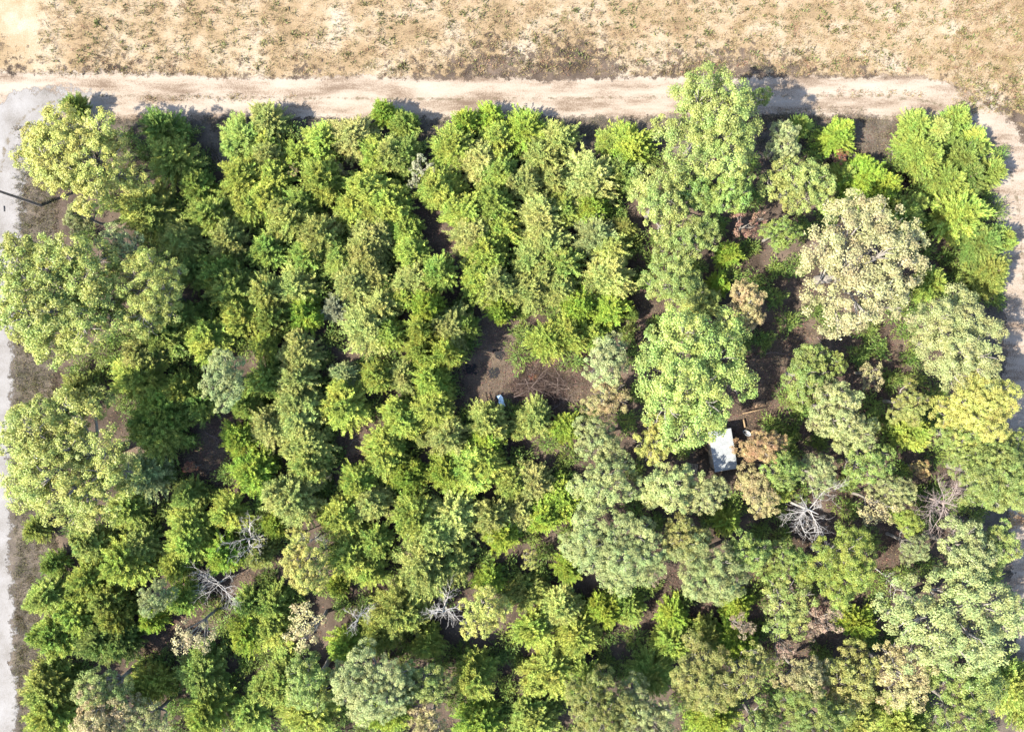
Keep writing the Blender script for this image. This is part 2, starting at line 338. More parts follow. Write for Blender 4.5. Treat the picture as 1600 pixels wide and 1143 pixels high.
def broad(seed, R0, hz, nl, leaf, puff, per, style=0, gap=0.0, bark=None):
    """broadleaf tree: limbs carrying lobes, lobes carrying leaf tufts; crown radius R0, height hz"""
    r = np.random.default_rng(seed); T = Tubes(); C = []; Rl = []
    zc = hz * 0.66; zr = hz * 0.34
    k = 0
    while len(C) < nl and k < 4000:                     # main lobes, spread with uneven reach
        k += 1
        a = r.random() * 2 * math.pi; u = math.sqrt(r.random()) * (0.80 + 0.14 * math.sin(2 * a + seed) + 0.10 * math.sin(5 * a + 2.3 * seed))
        z = zc + zr * (0.75 * math.sqrt(max(0, 1 - u * u)) * r.uniform(0.35, 1.0) - 0.45 * r.random() * u)
        rl = R0 * r.uniform(0.15, 0.36) * (1.0 if nl > 5 else 1.5)
        c = np.array([u * (R0 - rl * 0.7) * math.cos(a), u * (R0 - rl * 0.7) * math.sin(a), z])
        if all(np.linalg.norm((c - q) * (1, 1, 0.8)) > 0.50 * (rl + q2) for q, q2 in zip(C, Rl)): C.append(c); Rl.append(rl)
    pc = []; pn = []; pr = []; pv = []
    for c, rl in zip(C, Rl):
        n = max(8, int(3.9 * (rl / puff) ** 2 * (0.8 if gap else 1.0))); 
        z = r.uniform(-0.55, 1.0, n); a = r.random(n) * 2 * math.pi; q = np.sqrt(1 - z * z)
        dr = np.stack([q * np.cos(a), q * np.sin(a), z], 1)
        rr = rl * r.uniform(0.62, 1.12, n)
        pc.append(c + dr * rr[:, None] * (1, 1, 0.85)); pn.append(dr); pr.append(puff * r.uniform(0.55, 1.25, n)); pv.append(np.full(n, r.normal(0, 0.07)) + r.normal(0, 0.10, n))
    pc = np.concatenate(pc); pn = np.concatenate(pn); pr = np.concatenate(pr); pv = np.concatenate(pv)
    if gap:
        keep = r.random(len(pc)) > gap; pc, pn, pr, pv = pc[keep], pn[keep], pr[keep], pv[keep]
    n = len(pc); m = int(per * (2.6 if R0 > 5 else 2.2)); leaf *= 0.60 if R0 > 5 else 0.68
    d = unit(r.normal(0, 1, (n, m, 3)) + pn[:, None, :] * 0.9 + np.array([0, 0, 0.7]))
    pos = pc[:, None, :] + d * (pr[:, None] * r.uniform(0.45, 1.08, (n, m)))[:, :, None] * (1, 1, 0.7)
    nn = unit(d * 0.55 + np.array([0, 0, 0.55]) + r.normal(0, 0.48, (n, m, 3))).reshape(-1, 3)
    dd = unit(np.cross(nn, r.normal(0, 1, nn.shape))); p0 = pos.reshape(-1, 3)
    Lg = leaf * r.uniform(0.55, 1.5, len(p0))
    V, F = blades(p0 - dd * (Lg / 2)[:, None], dd, nn, Lg, Lg * r.uniform(0.5, 0.8, len(p0)), r)
    v = np.clip(0.45 + np.repeat(pv, m) + r.normal(0, 0.13, n * m), 0, 1)
    crown = mesh_np('broadleaf_crown', V, F, M_leaf, v)
    tr = 0.028 * hz * (0.75 if R0 < 3 else 1)
    fork = np.array([0, 0, hz * 0.38])
    T.tube([(0, 0, 0), (0.03 * hz * r.normal(0, .4), 0.03 * hz * r.normal(0, .4), hz * 0.2), fork], [tr * 1.25, tr, tr * 0.85], 9)
    for c, rl in zip(C, Rl):
        mid = fork * 0.45 + c * 0.55 + r.normal(0, 0.05 * R0, 3) + np.array([0, 0, -0.03 * hz])
        T.tube([fork, mid, c, c + unit(c - mid) * rl * 0.5], [tr * 0.6, tr * 0.36, tr * 0.2, tr * 0.06], 6)
        for _ in range(5):
            e = c + unit(r.normal(0, 1, 3) + (0, 0, 0.5)) * rl * r.uniform(0.7, 0.98)
            T.tube([mid * 0.3 + c * 0.7, (c + e) / 2 + r.normal(0, 0.06 * rl, 3), e], [tr * 0.2, tr * 0.13, tr * 0.04], 5)
    return crown, T.mesh('broadleaf_trunk', bark or M_oakbark), R0, hz

BIG = [broad(21, 6.5, 13.5, 26, 0.24, 0.62, 46), broad(22, 6.5, 13, 22, 0.26, 0.75, 60), broad(23, 6.5, 14, 30, 0.22, 0.50, 34),
       broad(24, 6.5, 13, 20, 0.26, 0.70, 56, gap=0.12), broad(25, 6.5, 13.5, 28, 0.23, 0.55, 40), broad(26, 6.5, 12.5, 28, 0.24, 0.56, 42)]
MED = [broad(31, 4.0, 10, 14, 0.22, 0.50, 40), broad(32, 4.0, 10.5, 12, 0.24, 0.58, 50), broad(33, 4.0, 9.5, 16, 0.20, 0.42, 32),
       broad(34, 4.0, 10, 12, 0.23, 0.55, 44, gap=0.15), broad(35, 4.0, 10, 15, 0.21, 0.46, 34)]
SMALL = [broad(41, 2.0, 5.5, 8, 0.19, 0.34, 26), broad(42, 2.0, 6.0, 7, 0.18, 0.32, 22, gap=0.2), broad(43, 2.0, 5.0, 9, 0.17, 0.30, 22, gap=0.1), broad(44, 2.0, 5.5, 7, 0.15, 0.36, 20, gap=0.35)]

COLR = {  # crown colours (linear)
    'yellow-green': (0.278, 0.335, 0.066), 'bright green': (0.232, 0.308, 0.046), 'green': (0.222, 0.285, 0.062), 'dark green': (0.155, 0.212, 0.050),
    'pale green': (0.310, 0.338, 0.104), 'grey-green': (0.280, 0.318, 0.088), 'sage': (0.245, 0.285, 0.115), 'olive': (0.225, 0.258, 0.060),
    'yellow': (0.275, 0.285, 0.068), 'light green': (0.195, 0.232, 0.062), 'cream': (0.300, 0.265, 0.130), 'tan': (0.260, 0.225, 0.100),
    'brown': (0.190, 0.110, 0.080), 'rust': (0.180, 0.085, 0.045), 'silver': (0.290, 0.300, 0.185), 'pink-tan': (0.260, 0.190, 0.135), 'orange-tan': (0.280, 0.195, 0.092)}
OAKTONE = {'yellow-green': (0.212, 0.240, 0.056), 'pale green': (0.225, 0.250, 0.095), 'green': (0.165, 0.215, 0.052), 'olive': (0.195, 0.205, 0.056), 'bright green': (0.190, 0.245, 0.045), 'sage': (0.215, 0.245, 0.100)}   # broad leaves are duller

# pixel x, pixel y, pixel radius, colour code
CODE = dict(y='yellow-green', b='bright green', g='green', d='dark green', p='pale green', k='grey-green', s='sage', o='olive', Y='yellow', l='light green', c='cream', t='tan', n='brown', r='rust', w='silver', i='pink-tan', a='orange-tan')
CED = """252,205,34,d 264,250,44,g 45,243,14,y 118,168,22,g 223,335,44,o 310,292,32,g 328,335,36,g 286,372,34,k 362,370,36,k 380,220,35,g 373,278,35,y 392,325,34,y
255,528,44,d 223,560,30,p 216,596,44,y 328,523,40,y 380,486,40,y 276,612,30,y 257,641,38,g 244,672,44,g 315,633,30,d 118,612,34,o 375,688,30,b 383,630,25,g 362,457,40,g 341,426,35,g 294,497,32,d 300,425,30,d
421,183,32,p 416,223,30,y 424,248,28,p 500,220,30,y 468,244,26,y 555,215,36,p 600,181,24,b 631,194,26,g 589,241,34,y 612,246,30,k 634,238,32,d 500,278,36,y 578,294,38,y 547,328,34,y 610,317,36,y 584,335,34,y
431,275,32,y 416,306,34,y 447,341,34,k 500,370,36,k 466,317,30,g 581,367,32,p 568,390,32,p 628,359,26,y 644,388,30,y 416,395,30,g 678,291,32,y 707,291,26,y 707,228,38,y 725,191,26,b 767,188,24,b 746,254,38,p 775,220,30,y 778,267,30,g
725,330,36,y 733,369,40,p 775,320,34,g 780,354,32,y 762,390,36,y 460,444,36,k 416,455,34,k 476,491,30,b 418,497,34,o 416,536,26,y 550,439,36,p 578,424,30,p 523,483,22,w 589,478,34,p 573,515,44,p 613,520,30,y 647,439,34,p 668,481,30,b 626,465,26,y 702,510,32,p 726,507,22,g 662,515,26,y 655,552,28,y 697,552,30,y
466,552,34,p 466,589,34,p 466,625,42,k 471,656,40,p 544,586,24,s 539,633,38,y 589,591,30,y 631,586,28,p 673,588,30,y 678,633,38,y 628,654,36,y 599,690,34,y 702,684,34,p 764,660,30,k 765,688,30,b 660,688,14,p 416,665,34,p 476,695,40,k 410,594,30,g 754,434,38,y 780,449,36,p 782,480,24,b 689,424,32,g 530,400,30,g 480,400,30,g
821,204,32,b 871,215,38,k 842,244,32,k 866,278,24,p 918,273,42,p 926,296,36,p 981,225,38,b 965,273,30,d 957,220,26,g 816,288,30,p 847,330,40,p 855,375,36,k 931,367,36,s 947,393,34,k 923,328,26,b 876,328,30,g 973,362,20,o 1141,398,22,b 830,405,34,k 880,410,34,g
1252,197,22,g 1310,212,32,b 1347,278,34,b 1381,291,34,b 1318,273,24,g 1431,197,26,g 1462,207,25,k 1494,191,25,g 1520,223,28,y 1542,267,26,g 1500,243,32,d 1423,230,28,g 1443,254,32,g 1476,280,33,g 1508,280,31,d 1410,333,36,g 1500,335,40,y 1534,374,40,d 1566,375,22,g 1543,432,34,o 1452,444,30,g
826,449,36,k 873,457,32,k 952,426,40,p 847,426,30,k 955,483,30,b 905,481,30,b 852,536,36,y 887,520,32,y 923,522,26,y 986,491,12,d 1095,480,34,p 837,652,30,k 889,670,28,b 812,668,20,k 1123,444,20,b 1425,676,30,y
230,741,42,s 196,800,36,g 146,850,32,k 224,853,32,k 196,884,40,y 134,903,36,y 87,880,24,g 78,930,34,g 120,962,34,y 168,942,34,o 180,967,30,y 84,995,34,g 154,1004,40,d 193,1004,30,d 56,830,22,o 297,772,30,g 297,822,36,y 353,802,34,y 294,850,34,y 274,884,30,y 344,864,34,b 392,738,36,b 241,968,24,b 291,934,26,g 386,990,30,b 389,948,28,g
453,777,42,p 487,724,34,k 428,816,20,b 557,752,30,y 596,722,34,y 635,741,30,b 579,786,36,p 540,808,34,y 551,867,42,y 585,844,30,g 582,892,28,y 646,805,38,y 702,808,40,p 680,842,42,p 669,884,52,k 708,878,36,k 730,732,44,y 764,727,34,y 770,811,36,p 786,835,32,b 618,956,48,o 669,1001,30,y 596,990,34,o 761,902,28,b 428,940,34,g 428,981,36,y 540,1004,30,b 526,917,20,b 411,867,25,k
836,755,32,p 873,783,36,b 808,802,30,p 848,800,30,b 890,884,30,b 822,923,30,o 873,942,36,k 831,987,34,y 901,998,36,y 946,951,28,b 979,948,26,g 1052,965,28,b 1046,1001,32,y 1147,948,30,b 1150,1007,36,b 1108,990,30,o 1136,816,26,y 1340,976,28,b 800,760,30,g 700,735,34,b 1222,763,20,y"""
BRO = """195,390,44,s 128,338,28,s 302,278,17,Y 236,460,68,y 352,594,44,s 459,267,11,t 536,267,11,t 657,262,20,w 647,291,13,w 1183,152,24,l 1028,318,56,l 1083,299,40,g 1141,296,40,g 1076,374,46,l 1226,223,35,s 1318,246,14,r 1250,290,54,l 1221,362,35,g
947,565,44,s 944,622,36,t 1052,444,44,l 936,693,46,p 1026,687,44,Y 1167,481,42,t 1310,640,54,p 1260,585,44,g 1300,568,26,g 1368,583,28,c 1418,630,40,o 1331,676,40,p 1497,682,40,l 1575,692,30,l 1190,697,34,a
244,934,30,s 305,979,42,c 504,744,14,t 476,880,40,Y 467,838,20,Y 753,956,44,Y 492,979,44,c 820,875,22,Y 946,754,48,p 1044,760,48,p 1105,772,36,s 1066,846,40,o 1108,889,62,p 1021,892,20,i 1164,867,44,g 1183,768,38,t
1276,741,35,s 1217,738,35,g 1368,783,38,c 1396,766,34,p 1357,727,40,g 1435,730,20,a 1586,768,34,l 1586,804,22,a 1424,850,32,s 1415,814,28,b 1225,948,48,l 1228,872,36,g 1500,855,58,p 1550,846,44,l 1292,976,34,i 1273,948,20,n 1222,1007,25,i 1262,992,20,i 300,730,14,r 1153,981,26,i"""
def rows(s): return [(float(a), float(b), float(c), CODE[d]) for a, b, c, d in (q.split(',') for q in s.split())]

# landmarks: short unique phrase, x, y ; big individual trees that carry it
LAND = [('yellow oak at road junction', 126, 247), ('sprawling oak over the gravel road', 97, 462), ('wide olive oak below it all on the left', 107, 715),
        ('broad oak overhanging the sandy road', 1104, 200), ('huge cream oak', 1338, 420), ('round oak above the shed', 1082, 587),
        ('pale sage oak by the right road', 1495, 535), ('yellow oak by the right road', 1525, 640), ('yellow-green oak by the right road', 1540, 740),
        ('pale oak in the lower right corner', 1480, 965), ('bright green lower right oak', 1312, 880), ('domed pale oak below shed', 962, 856),
        ('shed', 1130, 703), ('brush pile', 840, 603), ('rust-brown dead-leaved tree', 1167, 351), ('white dead tree', 1268, 800), ('pinkish dead tree', 1480, 788),
        ('bare branches near lower edge', 692, 955), ('silver-leaved shrub', 657, 262), ('utility pole', 64, 321)]
LAND[2] = ('wide olive oak on the left edge', 107, 715)
BIGT = [(128, 250, 84, 'yellow', 4, 'yellow oak at road junction, brightest crown of the upper left'),
        (92, 464, 114, 'yellow-green', 5, 'sprawling oak over the gravel road with bare twigs showing'),
        (108, 718, 124, 'yellow-green', 2, 'wide olive oak on the left edge, fine leaved and domed'),
        (1104, 200, 88, 'light green', 1, 'broad oak overhanging the sandy road, light green and ragged'),
        (1338, 420, 104, 'cream', 3, 'huge cream oak with bleached tan leaves, largest on the right'),
        (1082, 587, 102, 'light green', 1, 'round oak above the shed, light green with clustered leaves'),
        (1495, 535, 84, 'pale green', 1, 'pale sage oak by the right road with layered lobes'),
        (1525, 640, 64, 'yellow', 0, 'yellow oak by the right road, most golden crown there'),
        (1540, 740, 62, 'light green', 0, 'yellow-green oak by the right road, just below the golden one'),
        (1480, 965, 104, 'pale green', 3, 'pale oak in the lower right corner with white limbs showing'),
        (1312, 880, 62, 'bright green', 1, 'bright green lower right oak with a compact leafy crown'),
        (962, 856, 74, 'pale green', 2, 'domed pale oak below shed, fine-leaved and lower left of it'),
        (1167, 351, 28, 'brown', -1, 'rust-brown dead-leaved tree left of the huge cream oak')]

trees = []                                               # x, y, r, colour, kind, label
for q in rows(CED): trees.append([*q, 'cedar', None])
for q in rows(BRO): trees.append([*q, 'oak', None])
for x, y, r_, c, vi, lab in BIGT: trees.append([x, y, r_, c, ('big', vi), lab])
# the wood goes on below the photograph's lower edge
rb = random.Random(5)
for gx in range(80, 1600, 84):
    for gy in (1062, 1118):
        x, y = gx + rb.uniform(-20, 20), gy + rb.uniform(-16, 16)
        if rb.random() < (0.6 if x > 900 else 0.25): trees.append([x, y, rb.uniform(40, 60), rb.choice(['pale green', 'light green', 'green', 'tan', 'olive']), 'oak', None])
        else: trees.append([x, y, rb.uniform(36, 46), rb.choice(['yellow-green', 'yellow-green', 'green', 'bright green', 'grey-green', 'olive']), 'cedar', None])

# low young cedars filling in between the bigger crowns, clear of roads and bare patches
OPEN = [(680, 350, 30), (705, 400, 24), (730, 450, 26), (765, 510, 36), (770, 570, 42), (760, 620, 40), (845, 605, 50), (885, 600, 40), (998, 410, 26), (1000, 470, 26), (1240, 545, 36), (1310, 540, 36), (1195, 580, 30), (1180, 640, 36),
        (550, 680, 36), (330, 670, 42), (330, 720, 30), (1130, 700, 46), (1080, 730, 16), (1165, 672, 20), (1375, 210, 46), (1345, 240, 26), (1400, 290, 30), (1285, 800, 40), (930, 205, 46), (330, 205, 34), (345, 240, 24), (655, 205, 24), (690, 195, 20), (640, 330, 22), (1045, 925, 24), (345, 905, 30), (540, 910, 16), (710, 965, 30), (455, 815, 20), (600, 870, 10), (1280, 950, 30), (1380, 880, 20), (1390, 900, 20), (70, 320, 45), (75, 590, 26), (65, 870, 25), (230, 1000, 22)]
LOW = []
for _ in range(9000):
    x, y = rb.uniform(80, 1560), rb.uniform(205, 1160)
    if x < 100 + 0.02 * y and (y < 350 or y > 560): continue
    if any(math.hypot(x - u[0], y - u[1]) < 0.80 * u[2] + 7 for u in trees): continue
    if any(math.hypot(x - u[0], y - u[1]) < 30 for u in LOW): continue
    if any(math.hypot(x - a, y - b) < q for a, b, q in OPEN): continue
    LOW.append((x, y, rb.uniform(15, 22)))
print('TREES', len(trees), sum(1 for t in trees if t[4] == 'cedar'))
SECT = ['right of', 'upper-right of', 'above', 'upper-left of', 'left of', 'lower-left of', 'below', 'lower-right of']
ORD = ['nearest', 'second', 'third', 'fourth', 'fifth', 'sixth', 'seventh', 'eighth', 'ninth', 'tenth', 'eleventh', 'twelfth', 'thirteenth', 'fourteenth', 'fifteenth', 'sixteenth', 'seventeenth', 'eighteenth', 'nineteenth', 'twentieth']
def sect(dx, dy): return int(round(math.degrees(math.atan2(-dy, dx)) / 45.0)) % 8
def noun(t):
    if t[4] == 'cedar': return 'cedar'
    return 'shrub' if t[2] < 24 else 'broadleaf tree'
for t in trees:
    if t[5]: continue
    n = noun(t)
    best = None
    for nm, lx, ly in LAND:
        d = math.hypot(t[0] - lx, t[1] - ly)
        k = sect(t[0] - lx, t[1] - ly)
        rank = sum(1 for u in trees if u is not t and not (u[5] and 'nearest' not in u[5] and isinstance(u[4], tuple)) and noun(u) == n and sect(u[0] - lx, u[1] - ly) == k and math.hypot(u[0] - lx, u[1] - ly) < d)
        sc = d + 45 * rank
        if best is None or sc < best[0]: best = (sc, nm, k, rank)
    _, nm, k, rank = best
    size = 'small' if t[2] < 26 else ('large' if t[2] > 41 else 'mid-sized')
    t[5] = f"{size} {t[3]} {n}, {ORD[min(rank, 19)]} {n.split()[-1]} {SECT[k]} the {nm}"

rt = random.Random(11)
def jitter(c, s=0.13):
    k = 1 + rt.uniform(-s, s); return tuple(max(0.01, q * k * (1 + rt.uniform(-0.04, 0.04))) for q in c) + (1.0,)
for (px, py, r_, c, kind, lab) in trees:
    if kind == 'cedar':
        crown, trunk, R0, h0 = CEDARS[rt.randrange(len(CEDARS))]; name, cat, grp = 'cedar_tree', 'cedar', 'cedars of the young stand'
        Rw = r_ / PPM; hh = (1.3 * Rw + 1.9) * (0.85 if py < 235 else 1.0); hh *= rt.uniform(0.85, 1.2); zc = hh * 0.5; over = 1.25; hh *= 1.5 if math.hypot(px - 705, py - 540) < 75 else 1.0
    else:
        if isinstance(kind, tuple):
            crown, trunk, R0, h0 = BIG[kind[1]] if kind[1] >= 0 else SMALL[1]
        else:
            lst = BIG if r_ > 58 else (MED if r_ > 27 else SMALL); crown, trunk, R0, h0 = lst[rt.randrange(len(lst))]
            if c in ('pink-tan', 'cream') and r_ < 45: crown, trunk, R0, h0 = SMALL[3]
        big = r_ >= 24
        name, cat, grp = ('broadleaf_tree', 'tree', 'broadleaf trees of the wood') if big else ('shrub', 'shrub', 'broadleaf shrubs of the wood')
        Rw = r_ / PPM; hh = (5.5 + 1.15 * Rw) * rt.uniform(0.9, 1.12) if big else 2.5 + 1.6 * Rw; zc = hh * 0.68; over = 1.06
    k = (H - zc) / H; Rw *= k * over
    p = P(px, py, zc)
    root = link(name, None, None, (p.x, p.y, 0), (0, 0, rt.uniform(0, 6.28)), (Rw / R0 * rt.uniform(0.88, 1.14), Rw / R0 * rt.uniform(0.88, 1.14), hh / h0)); root.empty_display_size = 0.5
    tag(root, lab, cat, grp)
    link('trunk', trunk, root)
    o = link('crown', crown, root); o.color = jitter(COLR[c] if kind == 'cedar' else OAKTONE.get(c, COLR[c]))

# low undergrowth between the crowns: sprays too small and mixed to count
r = np.random.default_rng(90); Vs = []; vs = []
for (x, y, q) in LOW:
    n = 620; Rw = q / PPM; hz_ = Rw * r.uniform(1.2, 2.0); p = P(x, y, hz_ * .5)
    z = r.uniform(-0.1, 1, n); a = r.random(n) * 6.2832; h_ = np.sqrt(np.clip(1 - z * z, 0, 1)) * (1 + 0.3 * np.sin(a * 3 + x) + 0.2 * np.sin(a * 5 + y))
    dr = np.stack([h_ * np.cos(a), h_ * np.sin(a), np.abs(z)], 1); rr = r.uniform(0.3, 1.05, n)[:, None]
    pp = np.array([p.x, p.y, 0.15]) + dr * rr * (Rw, Rw, hz_)
    d = unit(dr * (1, 1, .6) + r.normal(0, .5, (n, 3)) + (0, 0, .25)); nn = unit(np.array([0, 0, .8]) + dr * .4 + r.normal(0, .45, (n, 3)))
    V, _ = blades(pp, d, nn, r.uniform(.2, .48, n), r.uniform(.06, .11, n), r); Vs.append(V); vs.append(np.clip(r.normal(0, .12) + r.normal(.45, .14, n), 0, 1))
V = np.concatenate(Vs); o = link('undergrowth', mesh_np('undergrowth', V, np.arange(len(V)).reshape(-1, 4), M_needle, np.concatenate(vs))); o.color = (0.105, 0.15, 0.032, 1)
tag(o, 'low green undergrowth filling the gaps between the crowns', 'undergrowth', kind='stuff')

# ------------------------------------------------------------------ dead trees
def dead_limb(r, start, d, Lg, rad, T, depth):
    n = 5; pts = [np.array(start, float)]; dd = unit(np.array(d, float))
    for i in range(n - 1):
        dd = unit(dd + r.normal(0, 0.24, 3) + (0, 0, 0.03)); pts.append(pts[-1] + dd * Lg / (n - 1))
    T.tube(pts, np.linspace(rad, rad * 0.35, n), 6 if depth > 1 else 4)
    if depth:
        for i in range(1, n):
            for _ in range(2 if depth > 1 else 1 + (r.random() < .5)):
                dir2 = unit(unit(pts[i] - pts[i - 1]) + unit(r.normal(0, 1, 3)) * 0.95)
                dead_limb(r, pts[i], dir2, Lg * r.uniform(0.4, 0.62), rad * 0.48, T, depth - 1)

def dead_tree(px, py, r_, h, seed, mat, lab, spread=0.8, nlimb=8, thick=1.0):
    r = np.random.default_rng(seed); p = P(px, py, h * 0.8); Rw = r_ / PPM * (H - h * .8) / H
    root = link('dead_tree', None, None, (p.x, p.y, 0), (0, 0, 0)); tag(root, lab, 'dead tree', 'bare dead trees')
    T = Tubes(); pts = [(0, 0, 0), (0.1, 0.05, h * 0.4), (0.0, 0.15, h * 0.75), (0.1, 0.1, h)]
    T.tube(pts, np.array([0.17, 0.14, 0.10, 0.03]) * thick, 8); link('trunk', T.mesh('dead_trunk', mat, True), root)
    for i in range(nlimb):
        a = i * 2 * math.pi / nlimb + r.uniform(-0.9, 0.9); z = h * r.uniform(0.5, 0.92)
        Tl = Tubes(); dead_limb(r, (0.03, 0.1, z), (math.cos(a), math.sin(a), r.uniform(0.15, spread)), Rw * r.uniform(0.5, 1.3), 0.046 * thick, Tl, 2)
        link('limb', Tl.mesh('dead_limb', mat, True), root)
dead_tree(1268, 800, 46, 8.5, 3, M_dead, 'white dead tree standing bare, long arching limbs', 0.7, 8, 0.95)
dead_tree(1480, 788, 46, 9.0, 4, M_deadpink, 'pinkish dead tree with a dense fan of bare twigs', 0.6, 12, 0.85)
dead_tree(692, 955, 32, 7.5, 5, M_dead, 'bare branches near lower edge, white, left of pale yellow tree', 0.7, 8, 0.9)
dead_tree(388, 845, 32, 5.0, 6, M_dead, 'bare silvery dead tree with few limbs, upper of two lower left', 0.4, 6, 0.9)
dead_tree(342, 912, 36, 4.0, 8, M_dead, 'low grey dead tree of tangled twigs, lower of two lower left', 0.5, 8, 0.75)
dead_tree(560, 966, 22, 7.5, 9, M_dead, 'small bare dead top right of the cream tree near lower edge', 0.8, 6, 0.6)
dead_tree(487, 846, 20, 5.0, 10, M_dead, 'small bare twigs rising beside the small yellow tree', 0.8, 6, 0.5)

# ------------------------------------------------------------------ utility pole
M_pole = plain('weathered_pole_wood', (0.17, 0.14, 0.12), 0.9, 0.35, 5, bump=0.4)
M_steel = plain('galvanised_steel', (0.45, 0.46, 0.47), 0.45, 0.15, 20, metal=0.8)
M_ceramic = plain('grey_ceramic', (0.35, 0.36, 0.38), 0.3, 0.1, 10)
p = P(64, 321); pole = link('utility_pole', None, None, p, (0, 0, 0.3)); tag(pole, 'weathered wooden utility pole at the edge of the gravel road', 'utility pole')
T = Tubes(); T.tube([(0, 0, -0.3), (0, 0, 3), (0, 0, 11)], [0.17, 0.155, 0.11], 14); link('shaft', T.mesh('shaft', M_pole, True), pole)
T = Tubes(); T.box((0, 0.16, 10.3), 2.4, 0.10, 0.12); link('crossarm', T.mesh('crossarm', M_pole), pole)
for s in (-1, 1):
    T = Tubes(); T.box((s * 0.35, 0.16, 9.95), 0.035, 0.03, 0.62); link('brace', T.mesh('brace', M_steel), pole)
for x in (-1.1, -0.55, 0.55, 1.1):
    T = Tubes(); T.tube([(x, 0.16, 10.36), (x, 0.16, 10.42), (x, 0.16, 10.50), (x, 0.16, 10.56)], [0.03, 0.07, 0.06, 0.02], 10); link('insulator', T.mesh('insulator', M_ceramic, True), pole)
T = Tubes(); T.box((0, 0, 0), 0.12, 0.62, 0.05, 0.05); T.box((0.01, 0.1, 0.03), 0.09, 0.3, 0.03, 0.2)  # black strip added in place of what is likely a shadow
tag(link('shadow_strip', T.mesh('shadow_strip', plain('shadow_strip_black', (0.012, 0.012, 0.013), 0.7, 0.3, 20)), None, tuple(P(6.5, 326, 0.045))), 'short black strip standing in for a likely shadow on the pale gravel road', 'dark strip')

# ------------------------------------------------------------------ shed with sheet-metal roof
M_metal = plain('pale_sheet_metal', (0.185, 0.195, 0.20), 0.5, 0.22, 1.6, metal=0.15, bump=0.05)
M_board = plain('grey_wall_boards', (0.20, 0.165, 0.13), 0.9, 0.35, 5, bump=0.3)
M_timber = plain('cut_timber', (0.17, 0.118, 0.065), 0.85, 0.25, 6, bump=0.2)
M_ply = plain('brown_plywood', (0.11, 0.073, 0.045), 0.85, 0.25, 3)
M_dark = plain('dark_metal', (0.03, 0.03, 0.035), 0.6, 0.2, 8)
zr = 2.7
c = (P(1142, 669, zr) + P(1154, 731, zr) + P(1118, 737, zr) + P(1106, 675, zr)) / 4
ex = (P(1142, 669, zr) - P(1106, 675, zr)); ey = (P(1142, 669, zr) - P(1154, 731, zr)); sw, sl = ex.length, ey.length
shed = link('shed', None, None, (c.x, c.y, 0), (0, 0, math.atan2(ex.y, ex.x))); tag(shed, 'small shed with a pale grey sheet-metal roof under the round oak', 'shed')
walls = []
for (cx, cy, sx, sy) in ((0, sl / 2 - .2, sw - .4, .05), (0, -sl / 2 + .2, sw - .4, .05), (sw / 2 - .2, 0, .05, sl - .46), (-sw / 2 + .2, 0, .05, sl - .46)):
    T = Tubes(); T.box((cx, cy, 1.25), sx, sy, 2.5); w = link('wall', T.mesh('wall', M_board), shed)
    along = max(sx, sy); nb = int(along / 0.3)
    T = Tubes(); T.box((0, 0, 0), 0.05 if sx > sy else 0.03, 0.03 if sx > sy else 0.05, 2.46); bm_ = T.mesh('batten', M_board)
    for i in range(nb):
        t_ = -along / 2 + (i + .5) * along / nb; s_ = 1 if (cx + cy) > 0 else -1
        link('batten', bm_, w, (cx + t_, cy + s_ * 0.042, 1.25) if sx > sy else (cx + s_ * 0.042, cy + t_, 1.25))
roof = link('roof', None, shed, (0, 0, zr - 0.1)); roof.rotation_euler = (0, R(3), 0)
T = Tubes(); T.box((0, 0, -0.06), sw - 0.06, sl - 0.06, 0.06); link('roof_deck', T.mesh('roof_deck', M_board), roof)
ns = 4
for i in range(ns):                                     # overlapping ribbed sheets running down the slope
    nx = 28; wy = sl / ns + 0.04; V = []; xs = np.linspace(-wy / 2, wy / 2, nx)
    prof = 0.03 * (np.abs(((xs / 0.23) % 1) - 0.5) > 0.36)
    for x in (-sw / 2, 0, sw / 2):
        for y_, z_ in zip(xs, prof): V.append((x, y_, z_))
    F = [(a * nx + b, a * nx + b + 1, (a + 1) * nx + b + 1, (a + 1) * nx + b) for a in range(2) for b in range(nx - 1)]
    link('roof_sheet', mesh_np('roof_sheet', V, F, M_metal), roof, (0, -sl / 2 + (i + .5) * sl / ns, 0.004 + 0.005 * (i % 2)))
for s in (-1, 1):
    T = Tubes(); T.box((0, s * (sl / 2 + 0.02), -0.05), sw, 0.03, 0.12); link('fascia', T.mesh('fascia', M_board), roof)
T = Tubes(); T.box((sw / 2 - 0.17, 0.4, 1.0), 0.05, 0.85, 1.95); dr = link('door', T.mesh('door', M_timber), shed)
T = Tubes(); T.box((sw / 2 - 0.13, 0.12, 1.0), 0.04, 0.05, 0.14); link('handle', T.mesh('handle', M_dark), dr)

# things lying about by the shed
T = Tubes(); T.box((0, 0, 0), 1.15, 0.62, 0.02)
a_ = link('plywood_sheet', T.mesh('plywood_sheet', M_ply), None, tuple(P(1187, 631, 0.25)), (R(8), R(-4), 0.22)); tag(a_, 'brown plywood sheet lying above the shed beside the long rail', 'plywood')
T = Tubes(); T.box((0, 0, 0), 2.6, 0.09, 0.09)
tag(link('timber_rail', T.mesh('timber_rail', M_timber), None, tuple(P(1178, 642, 0.7)), (0, 0, 0.22)), 'long thin timber rail running below the brown plywood sheet', 'timber')
T = Tubes(); T.box((0, 0, 0), 0.18, 0.95, 0.07)
tag(link('plank', T.mesh('plank', M_timber), None, tuple(P(1163, 661, 0.3)), (0, 0, 0.18)), 'short yellow plank standing out between rail and shed', 'plank')
